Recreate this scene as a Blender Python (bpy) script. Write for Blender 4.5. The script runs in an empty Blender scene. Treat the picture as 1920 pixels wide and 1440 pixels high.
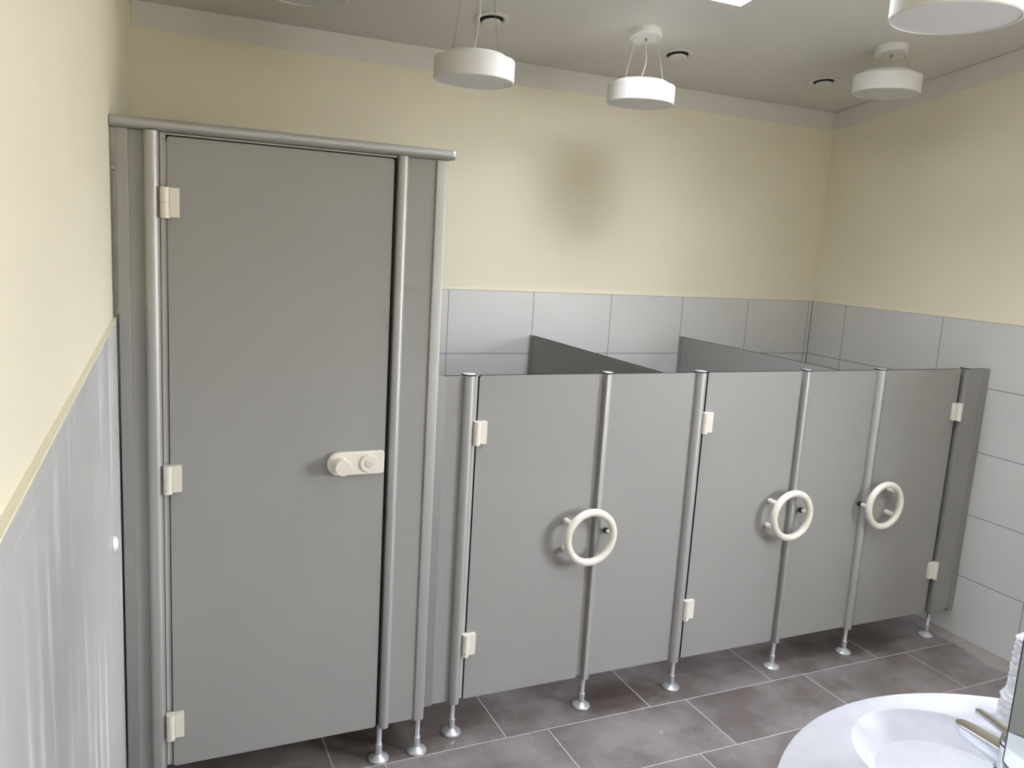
import bpy, bmesh, math, random
from mathutils import Vector, Matrix
PI = math.pi
sc = bpy.context.scene
COL = sc.collection
random.seed(7)

# ------------------------------------------------------------------ camera
F_PX = 1543.97
yaw, pit, rol = 0.43556, -0.16912, 0.05984
CAM = Vector((0.3785, -2.4520, 1.705))
cy, sy, cp, sp = math.cos(yaw), math.sin(yaw), math.cos(pit), math.sin(pit)
fwd = Vector((sy*cp, cy*cp, sp)); r0 = Vector((cy, -sy, 0)); u0 = r0.cross(fwd)
c_, s_ = math.cos(rol), math.sin(rol)
R_ = c_*r0 + s_*u0; U_ = -s_*r0 + c_*u0
cam_d = bpy.data.cameras.new('camera'); cam = bpy.data.objects.new('camera', cam_d); COL.objects.link(cam)
M = Matrix((R_, U_, -fwd)).transposed().to_4x4(); M.translation = CAM
cam.matrix_world = M
cam_d.sensor_width = 36.0; cam_d.lens = F_PX/1920*36.0; cam_d.clip_start = 0.02; cam_d.clip_end = 100
sc.camera = cam

# ------------------------------------------------------------------ view / world / daylight
sc.view_settings.view_transform = 'Standard'; sc.view_settings.look = 'None'
sc.view_settings.gamma = 1.0; sc.view_settings.use_curve_mapping = False
sc.view_settings.exposure = 2.40
sc.cycles.max_bounces = 14; sc.cycles.diffuse_bounces = 7; sc.cycles.glossy_bounces = 5
sc.cycles.sample_clamp_indirect = 6.0
W = bpy.data.worlds.new('sky'); sc.world = W; W.use_nodes = True
nt = W.node_tree; nt.nodes.clear()
wo = nt.nodes.new('ShaderNodeOutputWorld'); bg = nt.nodes.new('ShaderNodeBackground')
tc = nt.nodes.new('ShaderNodeTexCoord'); sx = nt.nodes.new('ShaderNodeSeparateXYZ'); cr = nt.nodes.new('ShaderNodeValToRGB')
nt.links.new(tc.outputs['Generated'], sx.inputs[0]); nt.links.new(sx.outputs['Z'], cr.inputs['Fac'])
cr.color_ramp.elements[0].position = 0.0; cr.color_ramp.elements[0].color = (0.34, 0.31, 0.28, 1)
cr.color_ramp.elements[1].position = 0.12; cr.color_ramp.elements[1].color = (0.925, 0.92, 0.99, 1)
e = cr.color_ramp.elements.new(1.0); e.color = (0.84, 0.86, 1.0, 1)
nt.links.new(cr.outputs[0], bg.inputs['Color']); bg.inputs['Strength'].default_value = 11.0
nt.links.new(bg.outputs[0], wo.inputs[0])

# room dimensions (metres)
YB = 1.1253; XR = 3.9029; YF = -4.3
L0, L1 = 0.3389, 0.0344
CZ0, CK = 2.5172, 0.14842
def lx(y): return L0 + L1*y
def cz(y): return CZ0 + CK*(YB - y)
SKY = (1.955, 2.505, -0.524, 0.256)         # skylight opening x0,x1,y0,y1
SKY_ADDED = (1.955, 2.505, -2.70, -1.92)         # unseen skylight added to brighten the basin and right wall
WIN = (-3.10, -1.85, 1.00, 2.10)            # window in right wall y0,y1,z0,z1

def portal(name, loc, direction, sx_, sy_, up='Y'):
    l = bpy.data.lights.new(name, 'AREA'); l.shape = 'RECTANGLE'; l.size = sx_; l.size_y = sy_
    l.cycles.is_portal = True
    o = bpy.data.objects.new(name, l); COL.objects.link(o); o.location = loc
    o.rotation_euler = Vector(direction).to_track_quat('-Z', up).to_euler()
    return o
ksl = math.atan(CK)
for K_ in (SKY, SKY_ADDED):
    portal('skylight_daylight', ((K_[0]+K_[1])/2, (K_[2]+K_[3])/2, cz((K_[2]+K_[3])/2)+0.31), (0, -math.sin(ksl), -math.cos(ksl)), K_[1]-K_[0]+.02, K_[3]-K_[2]+.02)
portal('window_daylight', (XR+0.13, (WIN[0]+WIN[1])/2, (WIN[2]+WIN[3])/2), (-1, 0, 0), WIN[1]-WIN[0]+.02, WIN[3]-WIN[2]+.02, up='Z').rotation_euler = (PI/2, 0, PI/2)

# ------------------------------------------------------------------ materials
def mat(name, col, rough=0.5, metal=0.0, spec=0.5, **kw):
    m = bpy.data.materials.new(name); m.use_nodes = True
    b = m.node_tree.nodes['Principled BSDF']
    b.inputs['Base Color'].default_value = (*col, 1); b.inputs['Roughness'].default_value = rough
    b.inputs['Metallic'].default_value = metal; b.inputs['Specular IOR Level'].default_value = spec
    for k, v in kw.items(): b.inputs[k.replace('_', ' ')].default_value = v
    return m
def N(m, t): return m.node_tree.nodes.new(t)
def K(m, a, b): m.node_tree.links.new(a, b)
def math_(m, op, a, b=None, c=None):
    n = N(m, 'ShaderNodeMath'); n.operation = op
    for i, v in enumerate((a, b, c)):
        if v is None: continue
        if isinstance(v, (int, float)): n.inputs[i].default_value = v
        else: K(m, v, n.inputs[i])
    return n.outputs[0]
def noise(m, vec, scale, detail=4, rough=0.55):
    n = N(m, 'ShaderNodeTexNoise'); n.inputs['Scale'].default_value = scale
    n.inputs['Detail'].default_value = detail; n.inputs['Roughness'].default_value = rough
    K(m, vec, n.inputs['Vector']); return n.outputs['Fac']
def mix(m, f, a, b):
    n = N(m, 'ShaderNodeMix'); n.data_type = 'RGBA'
    if isinstance(f, (int, float)): n.inputs['Factor'].default_value = f
    else: K(m, f, n.inputs['Factor'])
    for s, v in (('A', a), ('B', b)):
        i = [x for x in n.inputs if x.name == s and x.type == 'RGBA'][0]
        if isinstance(v, tuple): i.default_value = (*v, 1)
        else: K(m, v, i)
    return [o for o in n.outputs if o.type == 'RGBA'][0]
def ramp(m, f, stops):
    n = N(m, 'ShaderNodeValToRGB'); K(m, f, n.inputs[0]); el = n.color_ramp.elements
    while len(el) < len(stops): el.new(0.5)
    for e_, (p, v) in zip(el, stops): e_.position = p; e_.color = (v, v, v, 1) if isinstance(v, (int, float)) else (*v, 1)
    return n.outputs[0]
def pos(m):
    g = N(m, 'ShaderNodeNewGeometry'); s = N(m, 'ShaderNodeSeparateXYZ'); K(m, g.outputs['Position'], s.inputs[0])
    return g.outputs['Position'], s.outputs
def bsdf(m): return m.node_tree.nodes['Principled BSDF']
def mapping(m, vec, scale):
    n = N(m, 'ShaderNodeMapping'); K(m, vec, n.inputs['Vector']); n.inputs['Scale'].default_value = scale
    return n.outputs[0]
def bump(m, h, strength, dist=0.002):
    n = N(m, 'ShaderNodeBump'); n.inputs['Strength'].default_value = strength; n.inputs['Distance'].default_value = dist
    K(m, h, n.inputs['Height']); K(m, n.outputs[0], bsdf(m).inputs['Normal'])
def line(m, coord, origin, pitch, half):
    """1 on a joint line repeating every pitch along coord"""
    t = math_(m, 'DIVIDE', math_(m, 'SUBTRACT', coord, origin), pitch)
    fr = math_(m, 'FRACT', math_(m, 'ADD', t, 1000.5))
    d = math_(m, 'ABSOLUTE', math_(m, 'SUBTRACT', fr, 0.5))
    return math_(m, 'LESS_THAN', d, half/pitch)

def plaster(name, col, bumpy=0.25):
    m = mat(name, col, 0.85, spec=0.2)
    P, s = pos(m)
    n1 = noise(m, P, 1.3, 3); n2 = noise(m, P, 90, 3)
    c = mix(m, ramp(m, n1, [(0.35, 0.0), (0.7, 1.0)]), tuple(x*0.96 for x in col), col)
    K(m, c, bsdf(m).inputs['Base Color']); bump(m, n2, bumpy, 0.001)
    return m
m_cream = plaster('cream_paint', (0.785, 0.738, 0.59))
m_white = plaster('white_paint', (0.71, 0.69, 0.645))
m_shell = mat('outer_shell', (0.5, 0.5, 0.5), 0.9)

def wall_tile(name, axis, u0_, w, z0, h, joint=(0.16, 0.16, 0.17), base=(0.60, 0.595, 0.575), smear=0.0, half=0.0016):
    m = mat(name, base, 0.32, spec=0.5)
    P, s = pos(m)
    lu = line(m, s[axis], u0_, w, half); lz = line(m, s['Z'], z0, h, half)
    j = math_(m, 'MAXIMUM', lu, lz)
    n1 = noise(m, P, 2.2, 3)
    c = mix(m, n1, tuple(x*0.95 for x in base), tuple(min(1, x*1.04) for x in base))
    r = math_(m, 'ADD', math_(m, 'MULTIPLY', noise(m, P, 6, 3), 0.12), 0.27)
    if smear:
        # dried cleaning smears: long slanting streaks that are lighter and duller than the glaze
        mp = N(m, 'ShaderNodeMapping'); K(m, P, mp.inputs['Vector'])
        mp.inputs['Rotation'].default_value = (0.22, 0, 0); mp.inputs['Scale'].default_value = (1, 7, 0.55)
        st = ramp(m, noise(m, mp.outputs[0], 2.6, 5, 0.6), [(0.50, 0.0), (0.66, 1.0)])
        st = math_(m, 'MULTIPLY', st, ramp(m, noise(m, P, 1.6, 2), [(0.38, 0.0), (0.6, 1.0)]))
        c = mix(m, math_(m, 'MULTIPLY', st, smear), c, (0.80, 0.80, 0.82))
        r = math_(m, 'ADD', r, math_(m, 'MULTIPLY', st, 0.22))
    c = mix(m, j, c, joint)
    K(m, c, bsdf(m).inputs['Base Color'])
    K(m, math_(m, 'ADD', r, math_(m, 'MULTIPLY', j, 0.5)), bsdf(m).inputs['Roughness'])
    bump(m, math_(m, 'SUBTRACT', 1.0, j), 0.4, 0.001)
    return m
H = 0.2987
m_tile_back = wall_tile('back_wall_tiles', 'X', XR-0.463, 0.4359, 1.4802, H)
m_tile_right = wall_tile('right_wall_tiles', 'Y', YB-0.248, 0.5998, 1.4802, H)
m_tile_left = wall_tile('left_wall_tiles', 'Y', -1.28, 0.5998, 1.121, H, joint=(0.50, 0.50, 0.50), base=(0.52, 0.52, 0.515), smear=0.85, half=0.001)
m_tile_front = wall_tile('front_wall_tiles', 'X', XR-0.463, 0.5998, 1.4802, H)

def floor_mat():
    base = (0.150, 0.130, 0.118)
    m = mat('floor_tiles', base, 0.38, spec=0.5)
    P, s = pos(m)
    y0, D, Wd = -0.0878, 0.3067, 0.5998
    row = math_(m, 'FLOOR', math_(m, 'DIVIDE', math_(m, 'SUBTRACT', s['Y'], y0), D))
    odd = math_(m, 'ABSOLUTE', math_(m, 'MODULO', row, 2.0))
    xs = math_(m, 'SUBTRACT', s['X'], math_(m, 'MULTIPLY', odd, 0.1613))
    j = math_(m, 'MAXIMUM', line(m, xs, 1.5400, Wd, 0.0021), line(m, s['Y'], y0, D, 0.0021))
    # slate-like clouds, different in every tile
    idx = N(m, 'ShaderNodeCombineXYZ')
    K(m, math_(m, 'MULTIPLY', math_(m, 'FLOOR', math_(m, 'DIVIDE', math_(m, 'SUBTRACT', xs, 1.54), Wd)), 3.7), idx.inputs[0])
    K(m, math_(m, 'MULTIPLY', row, 5.3), idx.inputs[1])
    va = N(m, 'ShaderNodeVectorMath'); va.operation = 'ADD'; K(m, P, va.inputs[0]); K(m, idx.outputs[0], va.inputs[1])
    V = va.outputs[0]
    n1 = noise(m, V, 3.2, 6, 0.62); n2 = noise(m, V, 22, 6, 0.7); n3 = noise(m, V, 160, 2)
    c = mix(m, ramp(m, n1, [(0.38, 0), (0.62, 1)]), (0.135, 0.112, 0.102), (0.255, 0.232, 0.224))
    c = mix(m, ramp(m, n2, [(0.55, 0), (0.80, 0.55)]), c, (0.33, 0.31, 0.295))
    c = mix(m, ramp(m, n3, [(0.35, 0.35), (0.6, 0.0)]), c, (0.10, 0.085, 0.078))
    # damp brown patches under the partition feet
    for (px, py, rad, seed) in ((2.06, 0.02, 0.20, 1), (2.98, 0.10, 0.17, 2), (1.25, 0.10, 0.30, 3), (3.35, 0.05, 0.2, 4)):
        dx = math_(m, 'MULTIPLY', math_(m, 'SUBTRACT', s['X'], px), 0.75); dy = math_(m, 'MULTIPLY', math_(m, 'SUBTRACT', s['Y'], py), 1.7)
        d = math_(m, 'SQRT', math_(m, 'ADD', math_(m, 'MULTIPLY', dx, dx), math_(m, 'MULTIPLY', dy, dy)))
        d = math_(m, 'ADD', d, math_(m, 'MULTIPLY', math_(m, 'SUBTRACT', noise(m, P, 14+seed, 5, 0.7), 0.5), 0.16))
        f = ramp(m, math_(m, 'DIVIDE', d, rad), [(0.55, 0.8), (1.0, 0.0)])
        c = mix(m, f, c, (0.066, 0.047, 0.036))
    # pale lime film along the right wall
    d = math_(m, 'ADD', math_(m, 'SUBTRACT', XR, s['X']), math_(m, 'MULTIPLY', math_(m, 'SUBTRACT', noise(m, P, 6, 5, 0.6), 0.5), 0.22))
    film = ramp(m, d, [(0.100, 0.75), (0.115, 0.0)])
    c = mix(m, film, c, (0.34, 0.315, 0.295))
    # small pale dried drops
    vo = N(m, 'ShaderNodeTexVoronoi'); vo.inputs['Scale'].default_value = 3.1; K(m, P, vo.inputs['Vector'])
    dd = math_(m, 'ADD', vo.outputs['Distance'], math_(m, 'MULTIPLY', math_(m, 'SUBTRACT', noise(m, P, 40, 3), 0.5), 0.06))
    c = mix(m, ramp(m, dd, [(0.035, 0.45), (0.05, 0.0)]), c, (0.40, 0.38, 0.36))
    ax_ = math_(m, 'ADD', math_(m, 'SUBTRACT', s['X'], 1.352), math_(m, 'MULTIPLY', math_(m, 'SUBTRACT', s['Y'], -.052), -1.1))
    al = math_(m, 'ABSOLUTE', math_(m, 'ADD', math_(m, 'SUBTRACT', s['Y'], -.052), math_(m, 'MULTIPLY', math_(m, 'SUBTRACT', s['X'], 1.352), .9)))
    sc_ = math_(m, 'ADD', math_(m, 'ADD', math_(m, 'MULTIPLY', math_(m, 'ABSOLUTE', ax_), 3.0), math_(m, 'MULTIPLY', al, .8)), math_(m, 'MULTIPLY', math_(m, 'SUBTRACT', noise(m, P, 70, 3), 0.5), 0.05))
    c = mix(m, ramp(m, sc_, [(0.012, 0.7), (0.022, 0.0)]), c, (0.50, 0.47, 0.43))
    c = mix(m, j, c, (0.46, 0.42, 0.40))
    K(m, c, bsdf(m).inputs['Base Color'])
    r = math_(m, 'ADD', math_(m, 'MULTIPLY', n2, 0.25), 0.28)
    K(m, math_(m, 'ADD', r, math_(m, 'MULTIPLY', j, 0.4)), bsdf(m).inputs['Roughness'])
    bump(m, math_(m, 'SUBTRACT', n2, j), 0.25, 0.0012)
    return m
m_floor = floor_mat()

def hpl(name, col):
    m = mat(name, col, 0.42, spec=0.4)
    P, s = pos(m); n = noise(m, P, 900, 2); n0 = noise(m, P, 2.0, 2)
    K(m, mix(m, n0, tuple(x*0.97 for x in col), tuple(x*1.03 for x in col)), bsdf(m).inputs['Base Color'])
    bump(m, n, 0.12, 0.0003); return m
m_hpl = hpl('grey_laminate', (0.300, 0.296, 0.280))
m_core = mat('black_laminate_core', (0.010, 0.010, 0.011), 0.8, spec=0.1)
def alu(name, col, rough):
    m = mat(name, col, rough, metal=0.65, spec=0.5)
    P, s = pos(m); n = noise(m, mapping(m, P, (60, 60, 1.5)), 8, 3)
    K(m, math_(m, 'ADD', math_(m, 'MULTIPLY', n, 0.10), rough-0.05), bsdf(m).inputs['Roughness']); return m
m_alu = alu('anodised_aluminium', (0.47, 0.47, 0.455), 0.46)
m_alu_flat = alu('matt_aluminium_channel', (0.36, 0.36, 0.35), 0.45)
m_alu_foot = alu('satin_aluminium_foot', (0.62, 0.64, 0.66), 0.30)
m_cap = mat('post_cap_metal', (0.85, 0.86, 0.87), 0.22, metal=0.5)
m_strip = mat('grey_seal_strip', (0.48, 0.47, 0.45), 0.5)
m_rubber_gap = mat('black_rubber_and_gap_shade', (0.012, 0.012, 0.012), 0.6)  # rubber of the handle stops, also the painted shade in door gaps
m_nylon = mat('cream_nylon', (0.74, 0.70, 0.61), 0.30, spec=0.5, Coat_Weight=0.2)
m_nylon_d = mat('nylon_groove', (0.30, 0.27, 0.22), 0.5)
m_lampw = mat('lamp_white_lacquer', (0.76, 0.755, 0.73), 0.45)
m_diff = mat('lamp_diffuser', (0.66, 0.66, 0.67), 0.35)
m_wire = mat('steel_wire', (0.30, 0.29, 0.27), 0.4, metal=0.7)
m_cord = mat('clear_cord', (0.74, 0.72, 0.68), 0.25, spec=0.6, Transmission_Weight=0.3)
m_dark = mat('dark_slot', (0.02, 0.02, 0.02), 0.8)
m_vent = mat('vent_white', (0.70, 0.68, 0.64), 0.5)
m_basin = mat('white_solid_surface', (0.86, 0.875, 0.92), 0.42, spec=0.4)
def basin_nodes(m):
    P, s = pos(m); n = noise(m, P, 25, 4)
    K(m, mix(m, ramp(m, n, [(0.4, 0), (0.7, 1)]), (0.50, 0.51, 0.545), (0.535, 0.545, 0.575)), bsdf(m).inputs['Base Color'])
basin_nodes(m_basin)
m_chrome = mat('chrome', (0.66, 0.67, 0.70), 0.06, metal=1.0)
m_mirror = mat('mirror_silver', (0.83, 0.86, 0.84), 0.01, metal=1.0)
m_mirror_edge = mat('mirror_edge', (0.02, 0.045, 0.04), 0.15)
m_plasticwrap = mat('crinkled_plastic', (0.86, 0.87, 0.90), 0.18, spec=0.7, Transmission_Weight=0.25)
m_winframe = mat('window_frame_white', (0.82, 0.83, 0.84), 0.4)
m_glass = bpy.data.materials.new('window_glass'); m_glass.use_nodes = True
_n = m_glass.node_tree; _n.nodes.clear()
_o = _n.nodes.new('ShaderNodeOutputMaterial'); _t = _n.nodes.new('ShaderNodeBsdfTransparent'); _g = _n.nodes.new('ShaderNodeBsdfGlossy')
_m = _n.nodes.new('ShaderNodeMixShader'); _m.inputs[0].default_value = 0.06; _g.inputs['Roughness'].default_value = 0.02
_t.inputs['Color'].default_value = (0.96, 0.98, 0.98, 1)
_n.links.new(_t.outputs[0], _m.inputs[1]); _n.links.new(_g.outputs[0], _m.inputs[2]); _n.links.new(_m.outputs[0], _o.inputs[0])

# ------------------------------------------------------------------ mesh helpers
def box(bm, x0, x1, y0, y1, z0, z1, mi=0):
    v = [bm.verts.new((x, y, z)) for x in (x0, x1) for y in (y0, y1) for z in (z0, z1)]
    for f in ((0, 1, 3, 2), (4, 6, 7, 5), (0, 4, 5, 1), (2, 3, 7, 6), (0, 2, 6, 4), (1, 5, 7, 3)):
        bm.faces.new([v[i] for i in f]).material_index = mi
def prism(bm, poly, axis, a, b, mi=0, mi_side=None):
    """poly = 2D points; axis 'z': (x,y)  axis 'y': (x,z)  axis 'x': (y,z)"""
    def p3(p, t):
        return {'z': (p[0], p[1], t), 'y': (p[0], t, p[1]), 'x': (t, p[0], p[1])}[axis]
    A = [bm.verts.new(p3(p, a)) for p in poly]; B = [bm.verts.new(p3(p, b)) for p in poly]
    bm.faces.new(A).material_index = mi; bm.faces.new(B[::-1]).material_index = mi
    n = len(poly)
    for i in range(n):
        bm.faces.new((A[i], B[i], B[(i+1) % n], A[(i+1) % n])).material_index = mi if mi_side is None else mi_side
def lathe(bm, prof, cx, cy_, seg=40, z=0.0, frame=None, mi=0):
    """prof = [(r, h)...]; frame (origin, axis) for other directions"""
    if frame:
        o, ax = Vector(frame[0]), Vector(frame[1]).normalized(); q = ax.to_track_quat('Z', 'Y').to_matrix()
    rings = []
    for r, h in prof:
        ring = []
        if r < 1e-6:
            p = Vector((0, 0, h)); ring = [bm.verts.new(o+q @ p if frame else (cx, cy_, z+h))]
        else:
            for k in range(seg):
                a = 2*PI*k/seg; p = Vector((r*math.cos(a), r*math.sin(a), h))
                ring.append(bm.verts.new(o+q @ p if frame else (cx+p.x, cy_+p.y, z+h)))
        rings.append(ring)
    for A, B in zip(rings, rings[1:]):
        if len(A) == 1 and len(B) == 1: continue
        for k in range(seg):
            k2 = (k+1) % seg
            if len(A) == 1: f = (A[0], B[k], B[k2])
            elif len(B) == 1: f = (A[k], A[k2], B[0])
            else: f = (A[k], A[k2], B[k2], B[k])
            bm.faces.new(f).material_index = mi
    for ring in (rings[0], rings[-1]):
        if len(ring) > 1: bm.faces.new(ring).material_index = mi
def tube(bm, pts, r, seg=10, mi=0):
    pts = [Vector(p) for p in pts]; rings = []
    for i, p in enumerate(pts):
        d = (pts[min(i+1, len(pts)-1)] - pts[max(i-1, 0)]).normalized()
        a = d.orthogonal().normalized() if i == 0 else (rings_a - d*rings_a.dot(d)).normalized()
        rings_a = a; b = d.cross(a)
        rings.append([bm.verts.new(p + r*(math.cos(2*PI*k/seg)*a + math.sin(2*PI*k/seg)*b)) for k in range(seg)])
    for A, B in zip(rings, rings[1:]):
        for k in range(seg): bm.faces.new((A[k], A[(k+1) % seg], B[(k+1) % seg], B[k])).material_index = mi
    bm.faces.new(rings[0][::-1]); bm.faces.new(rings[-1])
def torus(bm, c, R, r, n=72, m=20):
    c = Vector(c); g = []
    for i in range(n):
        a = 2*PI*i/n; d = Vector((math.cos(a), 0, math.sin(a)))
        g.append([bm.verts.new(c + d*(R + r*math.cos(2*PI*j/m)) + Vector((0, r*math.sin(2*PI*j/m), 0))) for j in range(m)])
    for i in range(n):
        for j in range(m):
            bm.faces.new((g[i][j], g[(i+1) % n][j], g[(i+1) % n][(j+1) % m], g[i][(j+1) % m]))
def rrect(x0, x1, z0, z1, r, corners=(1, 1, 1, 1), seg=6):
    """rounded rectangle, corners = (BL, BR, TR, TL) radii factors"""
    pts = []
    for (cx, cz_, a0, k) in ((x0, z0, PI, 0), (x1, z0, 1.5*PI, 1), (x1, z1, 0, 2), (x0, z1, .5*PI, 3)):
        rr = r*corners[k]
        if rr < 1e-6: pts.append((cx, cz_)); continue
        ox = cx + rr if k in (0, 3) else cx - rr; oz = cz_ + rr if k in (0, 1) else cz_ - rr
        for i in range(seg+1):
            a = a0 + .5*PI*i/seg; pts.append((ox + rr*math.cos(a), oz + rr*math.sin(a)))
    return pts
def obj(name, bm, mats, parent=None, smooth=30, bevel=0.0, origin=None):
    bmesh.ops.recalc_face_normals(bm, faces=bm.faces)
    if origin is not None:
        for v in bm.verts: v.co -= Vector(origin)
    me = bpy.data.meshes.new(name); bm.to_mesh(me); bm.free()
    for m in (mats if isinstance(mats, (list, tuple)) else [mats]): me.materials.append(m)
    if smooth:
        for p in me.polygons: p.use_smooth = True
        me.set_sharp_from_angle(angle=math.radians(smooth))
    o = bpy.data.objects.new(name, me); COL.objects.link(o)
    if origin is not None: o.location = origin
    if parent is not None:
        o.parent = parent
        # parts are modelled in world coordinates; things sit at their base without rotation
        off = Vector((0, 0, 0)); q = parent
        while q is not None: off += q.location; q = q.parent
        o.location = (Vector(origin) if origin is not None else Vector((0, 0, 0))) - off
    if bevel:
        b = o.modifiers.new('bevel', 'BEVEL'); b.width = bevel; b.segments = 2; b.limit_method = 'ANGLE'; b.angle_limit = math.radians(40)
    return o
def tag(o, label=None, cat=None, group=None, kind=None):
    if label: o['label'] = label
    if cat: o['category'] = cat
    if group: o['group'] = group
    if kind: o['kind'] = kind
    return o
def thing(name, label, cat, loc, group=None):
    o = bpy.data.objects.new(name, None); COL.objects.link(o); o.location = loc; o.empty_display_size = 0.05
    return tag(o, label, cat, group)
def struct(name, bm, mats, label=None, cat=None, **kw):
    o = obj(name, bm, mats, **kw); tag(o, label, cat, kind='structure'); return o
def B(): return bmesh.new()

# ------------------------------------------------------------------ room shell
bm = B(); prism(bm, [(lx(YF)-.2, YF-.2), (XR+.2, YF-.2), (XR+.2, YB+.2), (lx(YB)-.2, YB+.2)], 'z', -0.12, 0.0)
struct('floor', bm, m_floor, 'dark brown-grey stone look floor tiles with pale grout', 'floor', smooth=0)

# ceiling: sloping slab with the skylight hole
def slab_ceiling():
    bm = B(); xs = [lx(YF)-.2, SKY[0], SKY[1], XR+.2]; ys = [YF-.2, SKY_ADDED[2], SKY_ADDED[3], SKY[2], SKY[3], YB+.2]; th = 0.2
    lo = {}; hi = {}
    for i, x in enumerate(xs):
        for j, y in enumerate(ys):
            lo[i, j] = bm.verts.new((x, y, cz(y))); hi[i, j] = bm.verts.new((x, y, cz(y)+th))
    for i in range(3):
        for j in range(5):
            if i == 1 and j in (1, 3): continue
            bm.faces.new([lo[i, j], lo[i+1, j], lo[i+1, j+1], lo[i, j+1]])
            bm.faces.new([hi[i, j], hi[i, j+1], hi[i+1, j+1], hi[i+1, j]])
    def side(a, b): bm.faces.new([lo[a], lo[b], hi[b], hi[a]])
    for k in range(3): side((k, 0), (k+1, 0)); side((k, 5), (k+1, 5))
    for k in range(5): side((0, k), (0, k+1)); side((3, k), (3, k+1))
    for h in (1, 3): side((1, h), (2, h)); side((1, h+1), (2, h+1)); side((1, h), (1, h+1)); side((2, h), (2, h+1))
    return bm
struct('ceiling', slab_ceiling(), m_white, 'white sloping ceiling', 'ceiling', smooth=0)

# back wall
zt_ = cz(YB) - 0.002
bm = B(); box(bm, lx(YB)-.2, XR+.2, YB+.008, YB+.2, 0, zt_-.004)
struct('wall_back', bm, m_cream, 'cream painted upper back wall over pale tiles', 'wall', smooth=0)
wb = bpy.data.objects['wall_back']
bm = B(); box(bm, lx(YB)+.002, XR-.001, YB, YB+.008, 0.0, 1.4802)
obj('tile_cladding', bm, m_tile_back, wb, smooth=0)
bm = B(); box(bm, lx(YB)+.002, XR-.001, YB-.0005, YB+.009, 1.4802, 1.4842)
obj('tile_edge', bm, m_cream, wb, smooth=0)
bm = B(); box(bm, lx(YB)+.01, XR+.005, YB+.005, YB+.0079, 2.4198, zt_)
struct('trim_1', bm, m_white, 'white painted band along top of back wall', 'trim', smooth=0)

# right wall with a window in its near part
def wall_right():
    bm = B(); x0, x1 = XR+.008, XR+.2
    ys = [YF-.2, WIN[0], WIN[1], YB+.2]
    top = lambda y: cz(y) - .004
    def seg(ya, yb, za, zb=None):
        pts = [(ya, za), (yb, za), (yb, zb if zb else top(yb)), (ya, zb if zb else top(ya))]
        prism(bm, pts, 'x', x0, x1)
    seg(ys[0], ys[1], 0); seg(ys[2], YB+.008, 0); seg(ys[1], ys[2], 0, WIN[2]); seg(ys[1], ys[2], WIN[3])
    return bm
struct('wall_right', wall_right(), m_cream, 'cream painted upper right wall over pale tiles', 'wall', smooth=0)
wr = bpy.data.objects['wall_right']
bm = B(); box(bm, XR, XR+.008, WIN[1], YB-.0005, 0, 1.4802); box(bm, XR, XR+.008, YF, WIN[0], 0, 1.4802); box(bm, XR, XR+.008, WIN[0], WIN[1], 0, WIN[2])
obj('tile_cladding', bm, m_tile_right, wr, smooth=0)
bm = B(); box(bm, XR-.0005, XR+.009, WIN[1], YB, 1.4802, 1.4842); box(bm, XR-.0005, XR+.009, YF, WIN[0], 1.4802, 1.4842)
obj('tile_edge', bm, m_cream, wr, smooth=0)
bm = B(); prism(bm, [(YF, cz(YF)-.104), (YB+.006, cz(YB)-.0965), (YB+.006, cz(YB)-.003), (YF, cz(YF)-.003)], 'x', XR+.0045, XR+.0079)
struct('trim_2', bm, m_white, 'white painted band along top of right wall', 'trim', smooth=0)
# corner joint of the tiles
bm = B(); box(bm, XR-.003, XR+.0005, YB-.003, YB+.0005, 0, 1.4802)
struct('trim_3', bm, mat('corner_silicone', (0.17, 0.17, 0.17), 0.6), 'grey silicone joint in the tiled corner', 'trim', smooth=0)

# left wall: slightly turned, plaster above, tiles standing proud below
bm = B(); prism(bm, [(YF-.2, 0), (YB+.2, 0), (YB+.2, cz(YB+.2)-.004), (YF-.2, cz(YF-.2)-.004)], 'x', 0, 1)
for v in bm.verts: v.co.x = lx(v.co.y) - (0.0085 if v.co.x > .5 else 0.2)
struct('wall_left', bm, m_cream, 'cream painted left wall with projecting tiled lower part', 'wall', smooth=0)
wl = bpy.data.objects['wall_left']
def left_strip(z0, z1, x_in, x_out, ya=YF, yb=YB-.002):
    bm = B(); prism(bm, [(ya, z0), (yb, z0), (yb, z1), (ya, z1)], 'x', 0, 1)
    for v in bm.verts: v.co.x = lx(v.co.y) + (x_out if v.co.x > .5 else x_in)
    return bm
obj('tile_cladding', left_strip(0, 1.4488, -.0085, 0), m_tile_left, wl, smooth=0)
obj('ledge', left_strip(1.4488, 1.4520, -.0085, 0.0004), m_cream, wl, smooth=0)
# front wall (behind the camera) with a door
DO = (1.6, 2.5, 2.05)
bm = B(); 
box(bm, lx(YF)-.2, DO[0], YF-.2, YF, 0, cz(YF)-.004); box(bm, DO[1], XR+.2, YF-.2, YF, 0, cz(YF)-.004); box(bm, DO[0], DO[1], YF-.2, YF, DO[2], cz(YF)-.004)
struct('wall_front', bm, m_cream, 'cream painted wall behind the viewer', 'wall', smooth=0)
bm = B(); box(bm, DO[0]+.002, DO[1]-.002, YF-.12, YF-.08, 0.002, DO[2]-.002)
d1 = struct('door_1', bm, m_winframe, 'white door in the wall behind the viewer', 'door', smooth=0)

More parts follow.
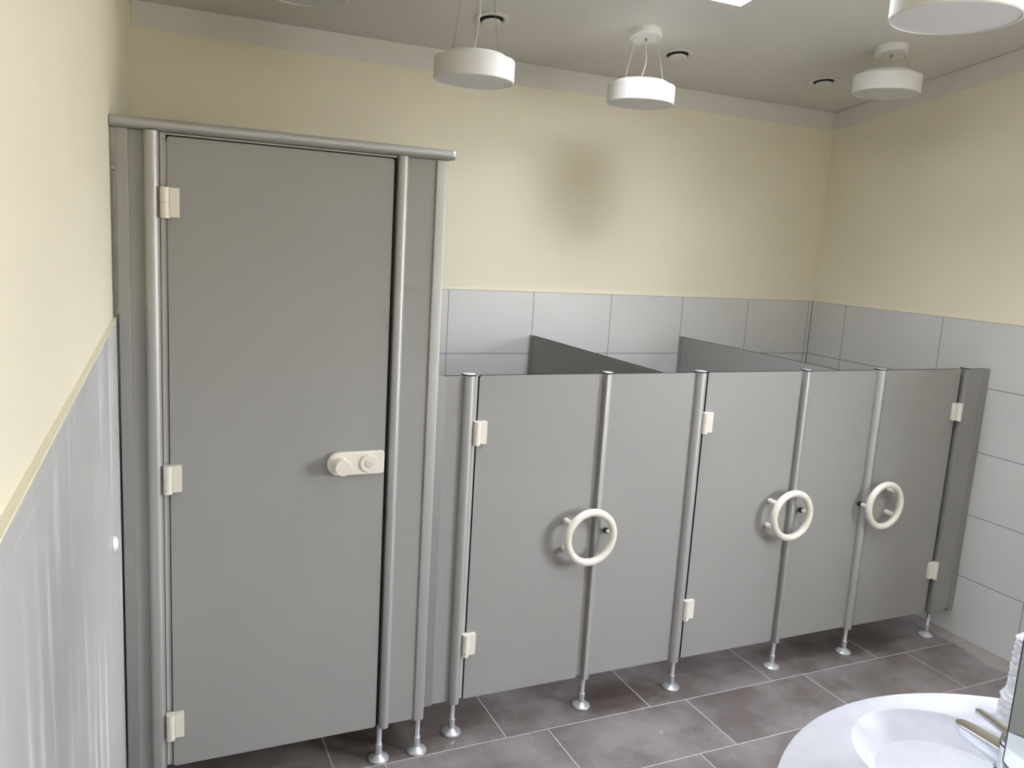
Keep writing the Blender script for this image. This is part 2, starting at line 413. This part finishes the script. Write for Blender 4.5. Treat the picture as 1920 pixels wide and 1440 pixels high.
# skylight
def sloped_box(bm, x0, x1, y0, y1, a0, a1):
    v = [bm.verts.new((x, y, cz(y)+a)) for x in (x0, x1) for y in (y0, y1) for a in (a0, a1)]
    for f in ((0, 1, 3, 2), (4, 6, 7, 5), (0, 4, 5, 1), (2, 3, 7, 6), (0, 2, 6, 4), (1, 5, 7, 3)): bm.faces.new([v[i] for i in f])
for K_, nm, lab in ((SKY, 'window_1', 'skylight opening with white lining in sloping ceiling, at the top photo edge'), (SKY_ADDED, 'added_skylight', 'added unseen skylight above the viewer')):
    bm = B(); t = 0.02; x0, x1, y0, y1 = K_
    sloped_box(bm, x0-t, x0, y0-t, y1+t, .2, .30); sloped_box(bm, x1, x1+t, y0-t, y1+t, .2, .30)
    sloped_box(bm, x0, x1, y0-t, y0, .2, .30); sloped_box(bm, x0, x1, y1, y1+t, .2, .30)
    w1 = struct(nm, bm, m_winframe, lab, 'skylight', smooth=0)
    bm = B(); f = 0.03
    sloped_box(bm, x0, x0+f, y0, y1, .25, .29); sloped_box(bm, x1-f, x1, y0, y1, .25, .29); sloped_box(bm, x0+f, x1-f, y0, y0+f, .25, .29); sloped_box(bm, x0+f, x1-f, y1-f, y1, .25, .29)
    obj('window_sash', bm, m_winframe, w1, smooth=0)
    bm = B(); sloped_box(bm, x0+f, x1-f, y0+f, y1-f, .268, .272); obj('window_pane', bm, m_glass, w1, smooth=0)
# side window
bm = B(); y0, y1, z0, z1 = WIN; f = .06; xa, xb = XR+.09, XR+.15
box(bm, xa, xb, y0, y0+f, z0, z1); box(bm, xa, xb, y1-f, y1, z0, z1); box(bm, xa, xb, y0+f, y1-f, z0, z0+f); box(bm, xa, xb, y0+f, y1-f, z1-f, z1)
box(bm, xa, xb, (y0+y1)/2-.04, (y0+y1)/2+.04, z0+f, z1-f)
w2 = struct('window_2', bm, m_winframe, 'white framed window in the right wall near the viewer', 'window', smooth=0)
bm = B(); box(bm, xa+.028, xa+.032, y0+f, (y0+y1)/2-.04, z0+f, z1-f); box(bm, xa+.028, xa+.032, (y0+y1)/2+.04, y1-f, z0+f, z1-f)
obj('window_pane', bm, m_glass, w2, smooth=0)

# ------------------------------------------------------------------ toilet cubicles
ZT, ZB = 1.2733, 0.1245        # low doors and panels
YT = -0.0619                   # face of the tall cubicle
TT, TB = 1.9260, 0.1225
HW = 0.0195
def d_profile(xc, y, back=0.02, hw=HW):
    pts = [(xc+hw, y+back)] + [(xc+hw*math.cos(a), y-hw*math.sin(a)) for a in [PI*i/16 for i in range(17)]] + [(xc-hw, y+back)]
    return pts
def latch_profile(xc, y):
    xs = xc - 0.0110; w = 0.0305
    pts = [(xs, y+.020), (xs, y-.0165), (xs+.0012, y-.0185)]
    for i in range(1, 13):
        a = PI/2*(1 - i/12); pts.append((xs+.006+(w-.006)*math.cos(a), y-.0195*math.sin(a)))
    pts.append((xs+w, y+.020)); return pts
def add_foot(parent, x, y, ztop):
    bm = B()
    lathe(bm, [(0, 0), (.033, 0), (.0345, .003), (.0335, .007), (.028, .0115), (.020, .0155), (.0135, .0185), (.0115, .020), (.0115, .050), (.0122, .0505), (.0122, .054), (.0105, .0545), (.0088, .057), (.0088, ztop+.004), (0, ztop+.004)], x, y, 40)
    return obj('foot', bm, m_alu_foot, parent, smooth=35)
def add_post(parent, xc, y, z0, z1, prof='d', cap=True, foot=None, m=None, hw=HW):
    pr = d_profile(xc, y, hw=hw) if prof == 'd' else latch_profile(xc, y)
    bm = B(); prism(bm, pr, 'z', z0, z1)
    p = obj('post', bm, m or m_alu, parent, smooth=35)
    if cap:
        cxm = sum(q[0] for q in pr)/len(pr)
        cp_ = [(cxm+(q[0]-cxm)*1.06, y+(q[1]-y)*1.10) for q in pr]
        bm = B(); prism(bm, cp_, 'z', z1+.0002, z1+.0042, 0, 1); c = obj('post_cap', bm, [m_cap, m_core], p, smooth=0); 
    if foot: add_foot(p, foot[0], foot[1], z0)
    return p
def add_panel(parent, name, x0, x1, y, z0, z1, th=.013, r=0.0, corners=(1, 1, 1, 1)):
    bm = B(); prism(bm, rrect(x0, x1, z0, z1, r, corners) if r else [(x0, z0), (x1, z0), (x1, z1), (x0, z1)], 'y', y, y+th, 0, 1)
    return obj(name, bm, [m_hpl, m_core], parent, smooth=30, bevel=.0006)
def add_hinge(parent, xb, y, zc, side=1, hole=False):
    """barrel at xb, leaf on the door towards side"""
    bm = B(); h = .0395
    def col(z0, z1, r=.0118):
        pts = [(xb + side*r*math.cos(a), y-.0155 - r*math.sin(a)) for a in [PI*(-.15+1.3*i/16) for i in range(17)]]
        pts = [(xb+side*r*.9, y-.0005)] + pts[1:-1] + [(xb-side*r*.9, y-.0005)]
        prism(bm, pts, 'z', z0, z1)
    col(zc-h-.001, zc-.0008); col(zc+.0008, zc+h)
    col(zc-.0008, zc+.0008, .0108)
    xa_, xc_ = sorted((xb+side*.0122, xb+side*.0365))
    prism(bm, rrect(xa_, xc_, zc-h+.002, zc+h-.001, .001, seg=2), 'y', y-.016, y-.0003)
    xa_, xc_ = sorted((xb+side*.008, xb+side*.0135))
    box(bm, xa_, xc_, y-.013, y-.0003, zc-h+.002, zc+h-.001)
    o = obj('hinge', bm, [m_nylon, m_nylon_d], parent, smooth=30, bevel=.0007)
    if hole:
        bm = B(); lathe(bm, [(0, 0), (.0022, 0), (.0022, .0006), (0, .0006)], 0, 0, 12, frame=((xb-side*.006, y-.0256, zc-h+.011), (-.45*side, -1, 0)))
        for f_ in bm.faces: pass
        # the grub-screw hole belongs to the hinge mesh
        me2 = bpy.data.meshes.new('hole'); bm.to_mesh(me2); bm.free()
        bm2 = B(); bm2.from_mesh(o.data); n0 = len(bm2.faces); 
        off = Vector((0, 0, 0)); bm2.from_mesh(me2); bm2.faces.ensure_lookup_table()
        for f_ in bm2.faces[n0:]: f_.material_index = 1
        bm2.to_mesh(o.data); bm2.free()
    return o
def add_ring(door, xc, side, z=.6948):
    y = -.055
    bm = B(); torus(bm, (xc, y, z), .0922, .0138)
    for dz in (.0512, -.0512):
        lathe(bm, [(.0112, 0), (.0118, .001), (.0118, .004), (.0112, .006), (.0112, .052)], 0, 0, 20, frame=((xc-side*.0755, -.0002, z+dz), (0, -1, 0)))
    lathe(bm, [(0, 0), (.0092, 0), (.0092, .034)], 0, 0, 20, frame=((xc+side*.0925, -.016, z), (0, -1, 0)))
    obj('ring_handle', bm, m_nylon, door, smooth=40)
    bm = B(); lathe(bm, [(0, 0), (.0085, 0), (.0110, .003), (.0110, .013), (.0095, .018), (0, .018)], 0, 0, 20, frame=((xc+side*.0925, -.0003, z), (0, -1, 0)))
    tag(obj('rubber_bumper', bm, m_rubber_gap, door, smooth=40), 'black rubber stop behind the ring handle')

# --- tall cubicle
tc_ = thing('toilet_cubicle', 'tall grey toilet cubicle front with head rail and turn-knob lock, beside left wall', 'toilet cubicle', (0.78, YT, 0))
bm = B(); box(bm, .3425, .3700, YT-.003, YT+.028, TB-.002, 1.9355); obj('wall_channel', bm, m_alu_flat, tc_, smooth=0, bevel=.001)
bm = B(); lathe(bm, [(0, 0), (.0085, 0), (.0085, .0115), (0, .0115)], 0, 0, 16, frame=((.3424, YT+.010, 1.835), (-1, 0, 0))); obj('wall_spacer', bm, m_alu, tc_)
add_panel(tc_, 'filler_panel', .3700, .4070, YT+.003, TB, 1.9345)
add_post(tc_, .4250, YT, .1195, 1.9355, 'd', cap=False, foot=(.425, YT+.008))
dr = add_panel(tc_, 'door', .4625, 1.0735, YT, TB, TT, r=.009)
for i, zc in enumerate((1.7565, 1.0065, .2600)): add_hinge(dr, .4555, YT, zc, 1, hole=(i == 1))
bm = B(); box(bm, .4465, .4605, YT+.006, YT+.018, TB+.004, 1.9338); box(bm, .4605, 1.0700, YT+.006, YT+.018, 1.9300, 1.9338)
obj('seal_strip', bm, m_strip, tc_, smooth=0)
bm = B(); box(bm, .4440, .4465, YT+.004, YT+.018, TB, 1.9345); box(bm, 1.0700, 1.0905, YT+.014, YT+.028, TB, 1.9310); box(bm, .4605, 1.07, YT+.0135, YT+.026, 1.9150, 1.9345)
obj('door_gap_shade', bm, m_rubber_gap, tc_, smooth=0)  # black strips standing in for the shade inside the door gaps
# latch post: soft round front
add_post(tc_, 1.1000, YT, .1195, 1.9355, 'd', cap=False, foot=(1.0890, YT+.008), hw=.0160)
add_panel(tc_, 'side_panel', 1.1162, 1.2045, YT+.004, TB, 1.9345)
bm = B(); prism(bm, rrect(1.2030, 1.2368, YT-.003, YT+.045, .0035, seg=4), 'z', .1195, 1.932)
cp0 = obj('corner_post', bm, m_alu, tc_, smooth=30); add_foot(cp0, 1.2200, YT+.008, .1195)
bm = B(); box(bm, 1.2200, 1.2330, YT+.046, YB-.001, TB, 1.930)
pn = obj('partition_wall', bm, m_hpl, tc_, smooth=0, bevel=.0006)
# head rail with a rounded front and end
bm = B()
pr = [(YT+.022, 1.9358)] + [(YT-.006+.0205*math.cos(a), 1.9508+.0150*math.sin(a)) for a in [PI*1.5 - PI*i/16 for i in range(17)]] + [(YT+.022, 1.9658)]
prism(bm, pr, 'x', lx(YT)-.0075, 1.2455)
lathe(bm, [(.0150, 0), (.0147, .004), (.0128, .009), (.008, .0125), (0, .0138)], 0, 0, 32, frame=((1.2454, YT-.006, 1.9508), (1, 0, 0)))
obj('head_rail', bm, m_alu, tc_, smooth=40)
# lock
bm = B(); xl, xr, zc, hh = .8945, 1.0680, 1.0228, .0360
pts = [(xr-.005, zc-hh), (xr, zc-hh+.005), (xr, zc+hh-.005), (xr-.005, zc+hh)] + [(xl+hh+hh*math.cos(a), zc+hh*math.sin(a)) for a in [PI/2+PI*i/24 for i in range(25)]]
prism(bm, pts, 'y', YT-.018, YT-.0003)
obj('lock_plate', bm, m_nylon, dr, smooth=30, bevel=.003)
bm = B(); lathe(bm, [(.0235, 0), (.0225, .002), (.0225, .034), (.0252, .036), (.0252, .041), (.0235, .0435), (0, .0438)], 0, 0, 40, frame=((.9330, YT-.0178, 1.0222), (0, -1, 0)))
obj('lock_knob', bm, m_nylon, dr, smooth=35)
bm = B(); lathe(bm, [(.0275, 0), (.0275, .004), (.0262, .0062), (.013, .0062), (.0125, .0035), (.0108, .0035), (.0108, .0085), (.0095, .0092), (.0065, .0092), (.0060, .006), (0, .006)], 0, 0, 40, frame=((1.0190, YT-.0178, 1.0222), (0, -1, 0)))
box(bm, 1.0175, 1.0205, YT-.0180-.0078, YT-.0180-.0055, 1.0175, 1.0270)
obj('lock_indicator', bm, m_nylon, dr, smooth=35)

# --- low cubicles
def low_cubicle(label, loc):
    return thing('toilet_cubicle', label, 'toilet cubicle', loc, 'low toilet cubicles')
# 1
c1 = low_cubicle('low grey toilet cubicle between the tall cubicle and the first divider, ring handle right', (1.75, 0, 0))
bm = B(); box(bm, 1.2375, 1.2880, .0005, .018, ZB-.004, ZT-.002); obj('wall_channel', bm, m_alu_flat, c1, smooth=0, bevel=.001)
add_panel(c1, 'side_panel', 1.2850, 1.3520, .003, ZB, ZT-.001)
add_post(c1, 1.3670, 0, .1190, 1.2745, 'd', foot=(1.3670, .006))
d = add_panel(c1, 'door', 1.4022, 1.8554, 0, ZB, ZT, r=.010)
add_hinge(d, 1.3958, 0, 1.0835, 1); add_hinge(d, 1.3958, 0, .3340, 1, hole=True)
add_ring(d, 1.8373, 1)
bm = B(); box(bm, 1.3868, 1.3985, .004, .015, ZB+.003, ZT-.006); box(bm, 1.8575, 1.8768, .010, .019, ZB+.003, ZT-.006)
obj('seal_strip', bm, m_strip, c1, smooth=0)
bm = B(); box(bm, 1.3986, 1.4015, .004, .015, ZB+.003, ZT-.006); obj('door_gap_shade', bm, m_rubber_gap, c1, smooth=0)  # black strip painting the dark of the hinge-side gap
add_post(c1, 1.8870, 0, .1190, 1.2745, 'latch', foot=(1.8888, .006))
add_panel(c1, 'side_panel', 1.9066, 2.2724, .003, ZB, ZT-.001)
# 2
c2 = low_cubicle('low grey toilet cubicle in the middle of the row, between the two dividers', (2.57, 0, 0))
add_post(c2, 2.2920, 0, .1190, 1.2745, 'd', foot=(2.2980, .006))
d = add_panel(c2, 'door', 2.3259, 2.7827, 0, ZB, ZT, r=.006)
add_hinge(d, 2.3195, 0, 1.0835, 1); add_hinge(d, 2.3195, 0, .3340, 1, hole=True)
add_ring(d, 2.7665, 1)
bm = B(); box(bm, 2.3118, 2.3215, .004, .015, ZB+.003, ZT-.006); box(bm, 2.7840, 2.7968, .010, .019, ZB+.003, ZT-.006)
obj('seal_strip', bm, m_strip, c2, smooth=0)
bm = B(); box(bm, 2.3216, 2.3254, .004, .015, ZB+.003, ZT-.004); obj('door_gap_shade', bm, m_rubber_gap, c2, smooth=0)  # shade of the gap between post and door, put in as black strip
add_post(c2, 2.8080, 0, .1190, 1.2745, 'latch', foot=(2.8118, .006))
add_panel(c2, 'side_panel', 2.8276, 3.1998, .003, ZB, ZT-.001)
# 3
c3 = low_cubicle('low grey toilet cubicle against the right wall, hinges on its right', (3.5, 0, 0))
add_post(c3, 3.2195, 0, .1190, 1.2745, 'd', foot=(3.2233, .006))
d = add_panel(c3, 'door', 3.2508, 3.7085, 0, ZB, ZT, r=.006)
add_hinge(d, 3.7175, 0, 1.0815, -1); add_hinge(d, 3.7175, 0, .3340, -1)
add_ring(d, 3.2825, -1)
bm = B(); box(bm, 3.2392, 3.2500, .004, .016, ZB, ZT-.004); box(bm, 3.7095, 3.7230, .014, .0195, ZB, ZT-.004); obj('door_gap_shade', bm, m_rubber_gap, c3, smooth=0)  # black strips for the shade in the gaps on both door sides
add_post(c3, 3.7370, 0, .1190, 1.2745, 'latch', foot=(3.7479, .006), m=m_alu_flat)
add_panel(c3, 'side_panel', 3.7560, 3.8720, .003, ZB-.004, ZT-.001)
bm = B(); box(bm, 3.8660, 3.9022, .0005, .020, .1075, ZT); obj('wall_channel', bm, m_alu_flat, c3, smooth=0, bevel=.001)

# dividers standing between the low cubicles
for xd, lab in ((2.1264, 'grey divider panel from back wall, nearer the tall cubicle, standing above the low doors'),
                (3.0044, 'grey divider panel from back wall, nearer the right wall, standing above the low doors')):
    t_ = thing('divider_panel', lab, 'partition', (xd+.0065, .55, 0), 'dividers between the low cubicles')
    bm = B(); x1 = xd+.013
    v = [bm.verts.new((x, y, z)) for x in (xd, x1) for y in (.0172, 1.0995) for z in (ZB, 1.2715)]
    for fi, f_ in enumerate(((0, 1, 3, 2), (4, 6, 7, 5), (0, 4, 5, 1), (2, 3, 7, 6), (0, 2, 6, 4), (1, 5, 7, 3))):
        bm.faces.new([v[i] for i in f_]).material_index = 0 if fi < 2 else 1
    obj('panel', bm, [m_hpl, m_core], t_, smooth=0, bevel=.0006)
    bm = B(); box(bm, xd-.0035, x1+.0035, 1.0995, YB-.0006, ZB, 1.2725)
    obj('wall_channel', bm, m_alu_flat, t_, smooth=0, bevel=.0008)

# ------------------------------------------------------------------ pendant lamps
def lamp_thing(x, y, zb, label):
    zc_ = cz(y)
    t_ = thing('pendant_lamp', label, 'lamp', (x, y, zb), 'round white pendant lamps')
    # shade: drum with a stepped top, open below for the diffuser
    bm = B(); R = .140
    lathe(bm, [(.134, .004), (.134, -.0005), (.1375, 0), (R, .0025), (R, .071), (.1375, .074), (.118, .0775), (.108, .088), (.104, .0905), (0, .0915)], x, y, 72, zb)
    obj('lamp_shade', bm, m_lampw, t_, smooth=35)
    bm = B(); lathe(bm, [(0, .0018), (.1338, .0018), (.1338, .0035), (0, .0035)], x, y, 72, zb); obj('diffuser', bm, m_diff, t_, smooth=35)
    # canopy follows the slope of the ceiling
    n = Vector((0, -CK, -1)).normalized(); o0 = Vector((x, y, zc_))
    bm = B(); lathe(bm, [(.066, .0003), (.066, .028), (.0635, .0315), (0, .032)], 0, 0, 48, frame=(o0, n)); can = obj('canopy', bm, m_lampw, t_, smooth=35)
    bm = B(); 
    q = o0 + n*.0318
    lathe(bm, [(.006, 0), (.006, .007), (.0035, .012), (0, .012)], 0, 0, 14, frame=(q, n)); obj('cord_grip', bm, m_wire, can, smooth=35)
    for a in (PI*.5+.25, PI*.5+.25+2*PI/3, PI*.5+.25+4*PI/3):
        a -= .6
        top = Vector((x+.050*math.cos(a), y+.050*math.sin(a), 0)); top.z = cz(top.y)-.030
        bot = Vector((x+.088*math.cos(a), y+.088*math.sin(a), zb+.0895))
        bm = B(); tube(bm, [top, bot + Vector((0, 0, .010))], .0008, 6)
        lathe(bm, [(.0026, 0), (.0026, .008), (.0012, .0105), (0, .0105)], bot.x, bot.y, 10, bot.z)
        obj('suspension_wire', bm, m_wire, t_, smooth=35)
    bm = B(); L_ = q.z-.012-(zb+.091); pts = []
    for i in range(15):
        k = i/14; pts.append((q.x+(x-q.x)*k+.010*math.sin(PI*k)*math.sin(3*k+1), q.y+(y-q.y)*k+.012*math.sin(PI*k)*math.cos(5*k), zb+.091+L_*(1-k)))
    tube(bm, pts, .0026, 8); obj('lamp_cord', bm, m_cord, t_, smooth=40)
    return t_
lamp_thing(1.462, .340, 2.247, 'white drum pendant lamp hanging long, above the tall cubicle door end')
lamp_thing(2.307, .598, 2.304, 'white drum pendant lamp with its canopy in view, hanging above middle low cubicle')
lamp_thing(3.382, .318, 2.443, 'white drum pendant lamp hung short, near the right wall corner')
lamp_thing(2.090, -1.043, 2.266, 'large looking nearest white pendant lamp, cut by upper right photo edge')
lamp_thing(.897, .428, 2.455, 'pendant lamp cut off by top photo edge, nearest the left wall')

# ------------------------------------------------------------------ ceiling vents
def vent(x, y, label):
    zc_ = cz(y); t_ = thing('ceiling_vent', label, 'ceiling vent', (x, y, zc_), 'round ceiling vents')
    n = Vector((0, -CK, -1)).normalized(); o0 = Vector((x, y, zc_))
    bm = B(); lathe(bm, [(.072, .0003), (.072, .003), (.066, .0058), (.056, .0068), (.052, .005), (.048, .0012), (.048, .0003)], 0, 0, 48, frame=(o0, n)); obj('vent_ring', bm, m_vent, t_, smooth=40)
    bm = B(); lathe(bm, [(0, .0004), (.0475, .0004), (.0475, .0012), (0, .0012)], 0, 0, 40, frame=(o0, n)); obj('vent_opening', bm, m_dark, t_, smooth=40)
    bm = B(); lathe(bm, [(.006, .0013), (.006, .008), (.034, .008), (.0385, .0105), (.0385, .0155), (.035, .019), (0, .021)], 0, 0, 40, frame=(o0, n)); obj('vent_disc', bm, m_vent, t_, smooth=40)
vent(1.685, .752, 'round white ceiling vent seen behind the wires of the long-hung lamp')
vent(2.585, .764, 'round white ceiling vent right of the lamp with its canopy in view')
vent(3.451, .770, 'round white ceiling vent nearest the right wall corner')

# ------------------------------------------------------------------ wall bumper on the left wall
yw = -.425; n = Vector((1, -L1, 0)).normalized(); o0 = Vector((lx(yw)+.0002, yw, .9615))
bm = B(); lathe(bm, [(.0185, 0), (.0195, .0015), (.0190, .004), (.0155, .0085), (.009, .0115), (0, .0125)], 0, 0, 36, frame=(o0, n))
tag(obj('wall_bumper', bm, m_lampw, origin=o0, smooth=40), 'small round white door bumper stuck on left tiled wall', 'door bumper')

# ------------------------------------------------------------------ round wash island with three bowls
IC = Vector((1.8380, -1.8180)); IR = .5612; IZ = .750; BR = .1862; BD = .3285
wi = thing('wash_basin', 'round white wash island with sunken bowls, in the lower right corner', 'washbasin', (IC.x, IC.y, 0))
def deck():
    bm = B(); n = 144; edges = []
    def ring(c, r, z, k=n):
        vs = [bm.verts.new((c[0]+r*math.cos(2*PI*i/k), c[1]+r*math.sin(2*PI*i/k), z)) for i in range(k)]
        return vs
    outer = ring(IC, IR-.004, IZ); es = [bm.edges.new((outer[i], outer[(i+1) % n])) for i in range(n)]
    holes = []
    for a in (90, 210, 330):
        c = IC + BD*Vector((math.cos(math.radians(a)), math.sin(math.radians(a))))
        h = ring(c, BR+.003, IZ, 72); es += [bm.edges.new((h[i], h[(i+1) % 72])) for i in range(72)]; holes.append((c, h))
    bmesh.ops.triangle_fill(bm, use_beauty=True, use_dissolve=False, edges=es)
    # rolled outer edge and underside
    prev = outer
    for r, z in ((IR-.0012, IZ-.0012), (IR, IZ-.004), (IR, IZ-.045), (IR-.003, IZ-.048), (.05, IZ-.048)):
        cur = ring(IC, r, z)
        for i in range(n): bm.faces.new((prev[i], prev[(i+1) % n], cur[(i+1) % n], cur[i]))
        prev = cur
    bm.faces.new(prev)
    return bm
obj('basin_deck', deck(), m_basin, wi, smooth=30)
for a in (90, 210, 330):
    c = IC + BD*Vector((math.cos(math.radians(a)), math.sin(math.radians(a))))
    bm = B(); prof = [(BR+.003, 0), (BR+.0008, -.0008), (BR-.001, -.003)]
    dp = .100
    for i in range(1, 26):
        t = i/25; rr = BR-.0015-(BR-.0235)*t
        prof.append((rr, -.0045-dp*(1-(rr/BR)**2.0)))
    seg = 72; rings = [[bm.verts.new((c.x+r*math.cos(2*PI*k/seg), c.y+r*math.sin(2*PI*k/seg), IZ+h)) for k in range(seg)] for r, h in prof]
    for A_, B_ in zip(rings, rings[1:]):
        for k in range(seg): bm.faces.new((A_[k], A_[(k+1) % seg], B_[(k+1) % seg], B_[k]))
    bm.faces.new(rings[-1])
    bo = obj('bowl', bm, m_basin, wi, smooth=50)
    bm = B(); lathe(bm, [(0, 0), (.021, 0), (.021, .002), (.017, .003), (0, .0025)], c.x, c.y, 28, IZ-.0035-dp); obj('drain', bm, m_chrome, bo, smooth=40)
bm = B(); lathe(bm, [(.24, 0), (.24, .05), (.20, .07), (.19, .60), (.30, .68), (.36, .7015), (0, .7015)], IC.x, IC.y, 64); obj('pedestal', bm, m_basin, wi, smooth=40)
bm = B(); lathe(bm, [(0, -.1), (.243, -.1), (.246, .030), (.2445, .040), (.238, .0455), (0, .0460)], IC.x, IC.y, 96, IZ); obj('tap_plinth', bm, m_basin, wi, smooth=40)
# hexagonal centre pillar carrying the mirrors
ap = .171; hexr = ap/math.cos(PI/6)
bm = B(); prism(bm, [(IC.x+hexr*math.cos(math.radians(a)), IC.y+hexr*math.sin(math.radians(a))) for a in range(0, 360, 60)], 'z', IZ+.0455, 1.52)
obj('centre_pillar', bm, m_basin, wi, smooth=20, bevel=.004)
# mirror on the pillar side that faces the cubicles and the viewer (normal 150 degrees)
def mirror(ang, label):
    a = math.radians(ang); n2 = Vector((math.cos(a), math.sin(a))); t2 = Vector((n2.y, -n2.x))
    o0 = IC + n2*(.1858)
    th, hw_, z0, z1 = .0145, .0865, .8785, 1.46
    bm = B()
    def P(s, d, z): q = o0 + t2*s + n2*d; return (q.x, q.y, z)
    outl = rrect(-hw_, hw_, z0, z1, .0025, seg=3)
    Fv = [bm.verts.new(P(s, 0, z)) for s, z in outl]; Bv = [bm.verts.new(P(s, -th, z)) for s, z in outl]
    inn = rrect(-hw_+.0045, hw_-.0045, z0+.0045, z1-.0045, .002, seg=3); Iv = [bm.verts.new(P(s, 0, z)) for s, z in inn]
    f0 = bm.faces.new(Iv); f0.material_index = 0; bm.faces.new(Bv[::-1]).material_index = 1
    for i in range(len(outl)): bm.faces.new((Fv[i], Fv[(i+1) % len(outl)], Iv[(i+1) % len(outl)], Iv[i])).material_index = 1
    k = len(outl)
    for i in range(k): bm.faces.new((Fv[i], Bv[i], Bv[(i+1) % k], Fv[(i+1) % k])).material_index = 1
    org = (o0.x, o0.y, z0)
    o = obj('mirror', bm, [m_mirror, m_mirror_edge], smooth=0, origin=org)
    return tag(o, label, 'mirror')
mirror(150, 'tall narrow mirror standing above the wash island, cut by the right photo edge')

# tap serving the bowl nearest the cubicles
def tap():
    x = IC.x; t_ = thing('tap', 'chrome single-lever tap over the visible bowl of the wash island', 'tap', (x, -1.598, IZ+.0464))
    bm = B(); lathe(bm, [(.0285, .0464), (.0285, .049), (.0245, .051), (.0245, .085), (.0255, .092), (.0255, .0995), (0, .1005)], x, -1.598, 40, IZ)
    obj('tap_body', bm, m_chrome, t_, smooth=35)
    # spout: flat topped, rounded tip, underside sloping back to the body
    bm = B(); ys = [-1.598, -1.570, -1.55, -1.525, -1.505, -1.493, -1.486, -1.4815]
    ws = [.0200, .0192, .0180, .0168, .0158, .0140, .0105, .0045]
    tp = [.0885, .0880, .0875, .0868, .0860, .0856, .0853, .0850]
    bt = [.0470, .0475, .0510, .0560, .0620, .0660, .0690, .0712]
    rings = []
    for y, w, a, b in zip(ys, ws, tp, bt):
        r = min(w, (a-b)/2)*.55; pr_ = rrect(x-w, x+w, IZ+b, IZ+a, r, (1.4, 1.4, .18, .18), seg=4)
        rings.append([bm.verts.new((p[0], y, p[1])) for p in pr_])
    for A_, B_ in zip(rings, rings[1:]):
        n_ = len(A_)
        for k in range(n_): bm.faces.new((A_[k], A_[(k+1) % n_], B_[(k+1) % n_], B_[k]))
    bm.faces.new(rings[0]); bm.faces.new(rings[-1])
    sp_ = obj('spout', bm, m_chrome, t_, smooth=40)
    bm = B(); lathe(bm, [(0, 0), (.009, 0), (.009, .004), (0, .004)], x, -1.500, 20, IZ+.063); obj('aerator', bm, m_dark, sp_, smooth=40)
    # lever
    bm = B(); lathe(bm, [(.0240, .0010), (.0248, .003), (.0243, .015), (.020, .020), (0, .021)], x, -1.598, 36, IZ+.1000)
    ys = [-1.598, -1.57, -1.55, -1.53, -1.520, -1.5165]; ws = [.0150, .0125, .0105, .0098, .0085, .0040]; zc_ = [.1150, .1180, .1215, .1235, .1245, .1248]
    rings = []
    for y, w, z in zip(ys, ws, zc_):
        pr_ = rrect(x-w, x+w, IZ+z-.0035, IZ+z+.0035, .0012, seg=2); rings.append([bm.verts.new((p[0], y, p[1])) for p in pr_])
    for A_, B_ in zip(rings, rings[1:]):
        n_ = len(A_)
        for k in range(n_): bm.faces.new((A_[k], A_[(k+1) % n_], B_[(k+1) % n_], B_[k]))
    bm.faces.new(rings[0]); bm.faces.new(rings[-1])
    obj('lever', bm, m_chrome, t_, smooth=40)
tap()

# crinkled plastic sleeve of cups standing on the deck behind the tap
def sleeve():
    bm = B(); cx, cy_ = 2.0880, -1.4530; seg = 56; rows = 110; Ht = .206; rings = []
    rnd = [random.random()*6.28 for _ in range(rows+1)]
    for i in range(rows+1):
        k = i/rows; z = .001 + k*Ht
        base = .0440 if k < .30 else .0440 + (.0345-.0440)*min(1, (k-.30)/.10)
        if k > .93: base *= math.sqrt(max(0.02, 1-((k-.93)/.07)**2*.9))
        ring = []
        for s in range(seg):
            a = 2*PI*s/seg
            fold = .0013*math.sin(k*2*PI*17 + 1.3*math.sin(a*2+k*5)) * (1 if k < .93 else .3)
            cr_ = .0013*math.sin(a*5+k*31+2*math.sin(k*40)) + .0010*math.sin(a*9-k*57)
            r = base + fold + cr_
            ring.append(bm.verts.new((cx+.004*k+r*math.cos(a), cy_+r*math.sin(a), IZ+z)))
        rings.append(ring)
    for A_, B_ in zip(rings, rings[1:]):
        for k in range(seg): bm.faces.new((A_[k], A_[(k+1) % seg], B_[(k+1) % seg], B_[k]))
    bm.faces.new(rings[0][::-1]); bm.faces.new(rings[-1])
    o = obj('cup_sleeve', bm, m_plasticwrap, smooth=80, origin=(cx, cy_, IZ))
    tag(o, 'crinkled white plastic sleeve standing upright on the wash island beside the mirror', 'plastic sleeve')
sleeve()
